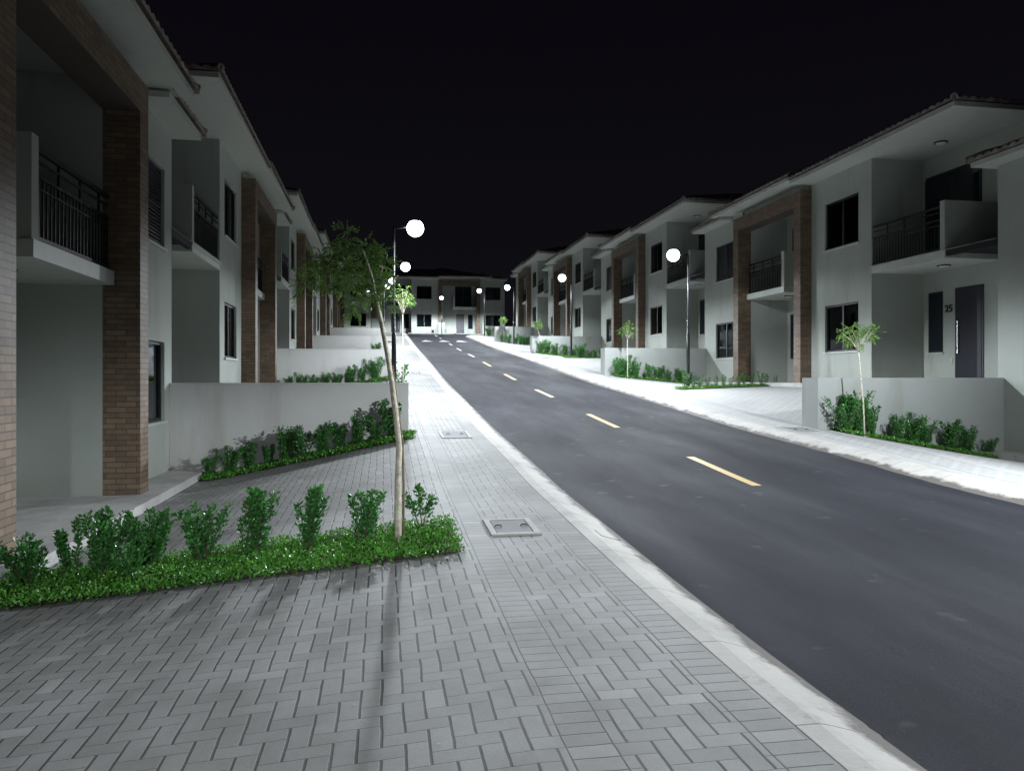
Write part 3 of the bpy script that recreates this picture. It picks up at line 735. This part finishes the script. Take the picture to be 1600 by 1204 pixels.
cover_bed(-3.0, .5, 20.7, 21.4, lambda x, y: gL(x, y, PADL[1]), 1800, .06, 'green ground cover of the strip behind the nearest left wall')
# right hand beds
row('R', 0, 13.25, [8.72, 8.98, 9.28, 9.85, 10.2, 10.55, 10.95, 11.35, 11.95], [.72, .86, .70, .55, .62, .55, .66, .60, .40], [0, 1, 2, 1], 'nearest right garden wall', gR)
cover_bed(8.62, 12.1, 12.95, 13.5, lambda x, y: gR(x, y, PADR[0]), 3500, .045, 'dark green ground cover strip at the nearest right garden wall')
row('R', 1, 27.65, [8.75, 9.1, 9.5, 9.95, 10.4, 10.8, 11.2, 11.6], [.7, .85, .7, .65, .6, .5, .6, .5], [1, 0, 2], 'second right garden wall', gR)
cover_bed(8.62, 12.0, 27.3, 27.95, lambda x, y: gR(x, y, PADR[1]), 1600, .06, 'dark ground cover strip at the second right garden wall')
row('R', 2, 42.1, [8.8, 9.2, 9.7, 10.2, 10.7, 11.2, 11.7], [.8, .85, .7, .75, .6, .6, .5], [0, 1], 'third right garden wall', gR)
cover_bed(8.62, 12.0, 41.7, 42.4, lambda x, y: gR(x, y, PADR[2]), 1200, .08, 'dark ground cover strip at the third right garden wall')
row('R', 3, 56.5, [8.8, 9.3, 9.9, 10.5, 11.1], [.7, .7, .6, .6, .5], [1, 0], 'fourth right garden wall', gR)
for i in range(13):
    x = 9.2+.25*i; shrub(3, x, 22.2+random.uniform(-.1, .1), gR(x, 22.2), [.62, .35, .45, .36, .4, .42, .36, .42, .45, .4, .5, .42, .35][i]/.6, f'{ORD[i]} seedling from the street lamp in the narrow strip before the right brick frame' if i else 'pale lit seedling beside the nearest right lamp', 'seedlings in the narrow right strip')
cover_bed(8.95, 12.3, 21.95, 22.55, lambda x, y: gR(x, y, PADR[1]), 2600, .045, 'thin grassy strip under the seedlings before the right brick frame')
row('R', 8, 38.3, [10.1, 10.5, 10.9, 11.3], [.75, .6, .5, .5], [0, 3, 1], 'strip at the second right street lamp', gR)
cover_bed(9.2, 12.2, 38.0, 38.7, lambda x, y: gR(x, y, PADR[2]), 1000, .07, 'green strip at the second right street lamp')
row('R', 7, 54.6, [9.9, 10.4, 10.9], [.8, .7, .5], [0, 1], 'strip at the third right street lamp', gR)
row('R', 6, 70.6, [9.8, 10.4, 11.0, 11.7], [.9, .8, .8, .7], [0, 1], 'street corner by the far terrace', gR)

def tree(x, y, z, trunk, branches, clumps, nleaf, L, label, r0=.03, stake=None, leafcount=9):
    """trunk / branches are polylines relative to the base; clumps = (centre, radius)"""
    r = empty('young_tree', (x, y, z))
    t = MB(); n = len(trunk); t.tube(trunk, [r0*(1-.45*k/(n-1))*(1.08 if k % 3 == 1 else 1) for k in range(n)], 12)
    t.build('trunk', M['bark'], r, smooth=True)
    b = MB()
    for br in branches: b.tube(br, [r0*.42*(1-.75*k/(len(br)-1)) for k in range(len(br))], 7)
    tips = []
    top = Vector(trunk[-1])
    v, f, rn = [], [], []
    tot = sum(c[1]**2 for c in clumps)
    for c, rad in clumps:
        c = Vector(c); near_ = min((Vector(p) for br in branches for p in br), key=lambda p: (p-c).length)
        b.tube([near_, near_.lerp(c, .5)+rv()*rad*.15, c], [r0*.18, r0*.13, r0*.07], 5)
        for _ in range(max(5, int(nleaf*rad**2/tot/leafcount))):
            o = rv(); q = c+o*rad*random.random()**.45; q.z -= .03
            dr = (o+rv()*.5); dr.z -= .15; dr.normalize()                # a pinnate leaf: leaflets both sides of a rachis
            side = dr.cross(Vector((0, 0, 1))+rv()*.4).normalized(); ll = L*1.8
            for j in range(leafcount):
                p = q+dr*ll*(j//2)/(leafcount/2); p.z -= .25*ll*((j/leafcount)**2)
                d = (side*(1 if j % 2 else -1)+dr*.5+Vector((0, 0, -.2))) if j < leafcount-1 else dr
                leaf(v, f, rn, p, d, Vector((0, 0, 1))+rv()*.5, L*random.uniform(.8, 1.15), L*.42)
    b.build('branches', M['bark'], r, smooth=True)
    m = MB(); m.v, m.f = v, f; m.build('crown', M['treeleaf'], r, recalc=False, rnd=rn)
    if stake: MB().tube(stake, .011, 8).build('stake', M['stake'], r, smooth=True)
    tag(r, label, 'tree', 'young street trees')
    return r
# foreground tree (depth about 6.7 m): helper turning picture offsets into metres in the plane of the tree
q = 6.6/1180
def T(px, py, dy=0): return ((px-622)*q, dy-(px-622)*q*.17, (847-py)*q)
tr = [T(622, 860), T(622, 800, .01), T(622, 748), T(624, 700, .0), T(619, 650), T(613, 600), T(606, 555), T(597, 505, .01), T(587, 462)]
brs = [[T(588, 466), T(575, 448), T(562, 430), T(545, 413), T(528, 400)], [T(545, 413), T(533, 400), T(531, 388), T(534, 374)], [T(588, 466), T(592, 440, .06), T(598, 415, .1), T(606, 395, .12)],
       [T(588, 466), T(584, 440, -.1), T(575, 412, -.18), T(568, 395, -.2)], [T(588, 466), T(570, 462, .08), T(558, 464, .1)], [T(588, 466), T(605, 450, -.08), T(622, 432, -.1)]]
cl = [(T(545, 368), .13), (T(535, 382, .08), .12), (T(528, 405, -.05), .14), (T(505, 402), .13), (T(490, 415, .1), .11), (T(515, 425, .05), .15), (T(480, 438), .09), (T(552, 400, .1), .15), (T(575, 380, .0), .10), (T(578, 400, -.1), .16),
      (T(603, 388, .12), .12), (T(600, 410, .05), .16), (T(625, 402, 0), .09), (T(560, 428, -.12), .16), (T(585, 430, .15), .16), (T(540, 432, .1), .13), (T(608, 436, -.05), .14), (T(556, 462, .08), .10), (T(566, 472, .1), .09), (T(552, 478, .05), .06), (T(592, 455, -.05), .10), (T(478, 455, .0), .06), (T(618, 425, .1), .07), (T(622, 468, .1), .06)]
cl = [((c_[0]-.03, c_[1], c_[2]), r_*.84) for c_, r_ in cl if c_[0] < T(612, 400)[0] or c_[2] < T(600, 460)[2]]
tree(.12, 6.66, gL(.12, 6.66), tr, brs, cl, 5000, .038, 'slim young tree with a leaning pale trunk in the nearest left bed', .031,
     stake=[T(630, 850, .05), T(631, 760, .06), T(629, 690, .05), T(622, 640, .05), T(613, 570, .05)])
def small_tree(x, y, z, H, rad, label, n=700, L=.05, lean=0):
    tk = [(0, 0, -.05), (lean*.3+.01, 0, H*.3), (lean*.6, .01, H*.6), (lean, 0, H*.8)]
    c0 = Vector((lean, 0, H)); br = []; cl = []
    for k in range(15):
        o = rv(); c = c0+Vector((o.x*rad, o.y*rad, o.z*rad*.62))*random.uniform(.45, 1)
        q0 = Vector(tk[-1]); mid = q0.lerp(c, .5)+Vector((random.uniform(-.05, .05), 0, .05))
        br.append([tk[-1], tuple(mid), tuple(c)]); cl.append((tuple(c), rad*random.uniform(.14, .3)))
    tree(x, y, z, tk, br, cl, n, L, label, .016)
small_tree(.50, 20.6, gL(.5, 20.6), 2.75, .42, 'pale second tree on the left glimpsed right of the nearest trunk', 600, .06)
small_tree(8.95, 12.95, gR(8.95, 12.95), 1.98, .42, 'thin young tree in front of the number 25 house window', 1000, .055, lean=-.12)
small_tree(9.0, 27.2, gR(9.0, 27.2), 1.80, .34, 'thin young tree with a bright small crown at the second right wall', 700, .07)
small_tree(8.95, 42.0, gR(8.95, 42.0), 1.7, .25, 'thin young tree at the third right wall', 300, .08, lean=-.35)
small_tree(8.95, 56.5, gR(8.95, 56.5), 1.7, .25, 'thin young tree at the fourth right wall', 200, .09)
# leaf litter and grit lying on the pavement and road
v, f, rn = [], [], []
for _ in range(230):
    x = random.uniform(-3, 1.9); y = 2.4+random.random()**1.6*14
    if -3.2 < x < .8 and 6 < y < 7.3: continue
    z = (gL(x, y) if x < 1.75 else zr(y)+(.03 if x > 2.2 else .11))+.004
    sz = random.choice([.006, .008, .01, .02]); d = rv(); d.z = abs(d.z)*.15
    leaf(v, f, rn, Vector((x, y, z)), d, Vector((0, 0, 1)), sz, sz*.8)
m = MB(); m.v, m.f = v, f
o = m.build('litter', simple('litter', (.42, .40, .36), .8), recalc=False, rnd=rn); tag(o, 'tiny pale grit and leaf bits scattered on the pavement', 'litter', kind='stuff')
# ------------------------------------------------------------------ render
S.render.engine = 'CYCLES'
S.cycles.max_bounces = 5; S.cycles.diffuse_bounces = 3; S.cycles.glossy_bounces = 2; S.cycles.sample_clamp_indirect = 4
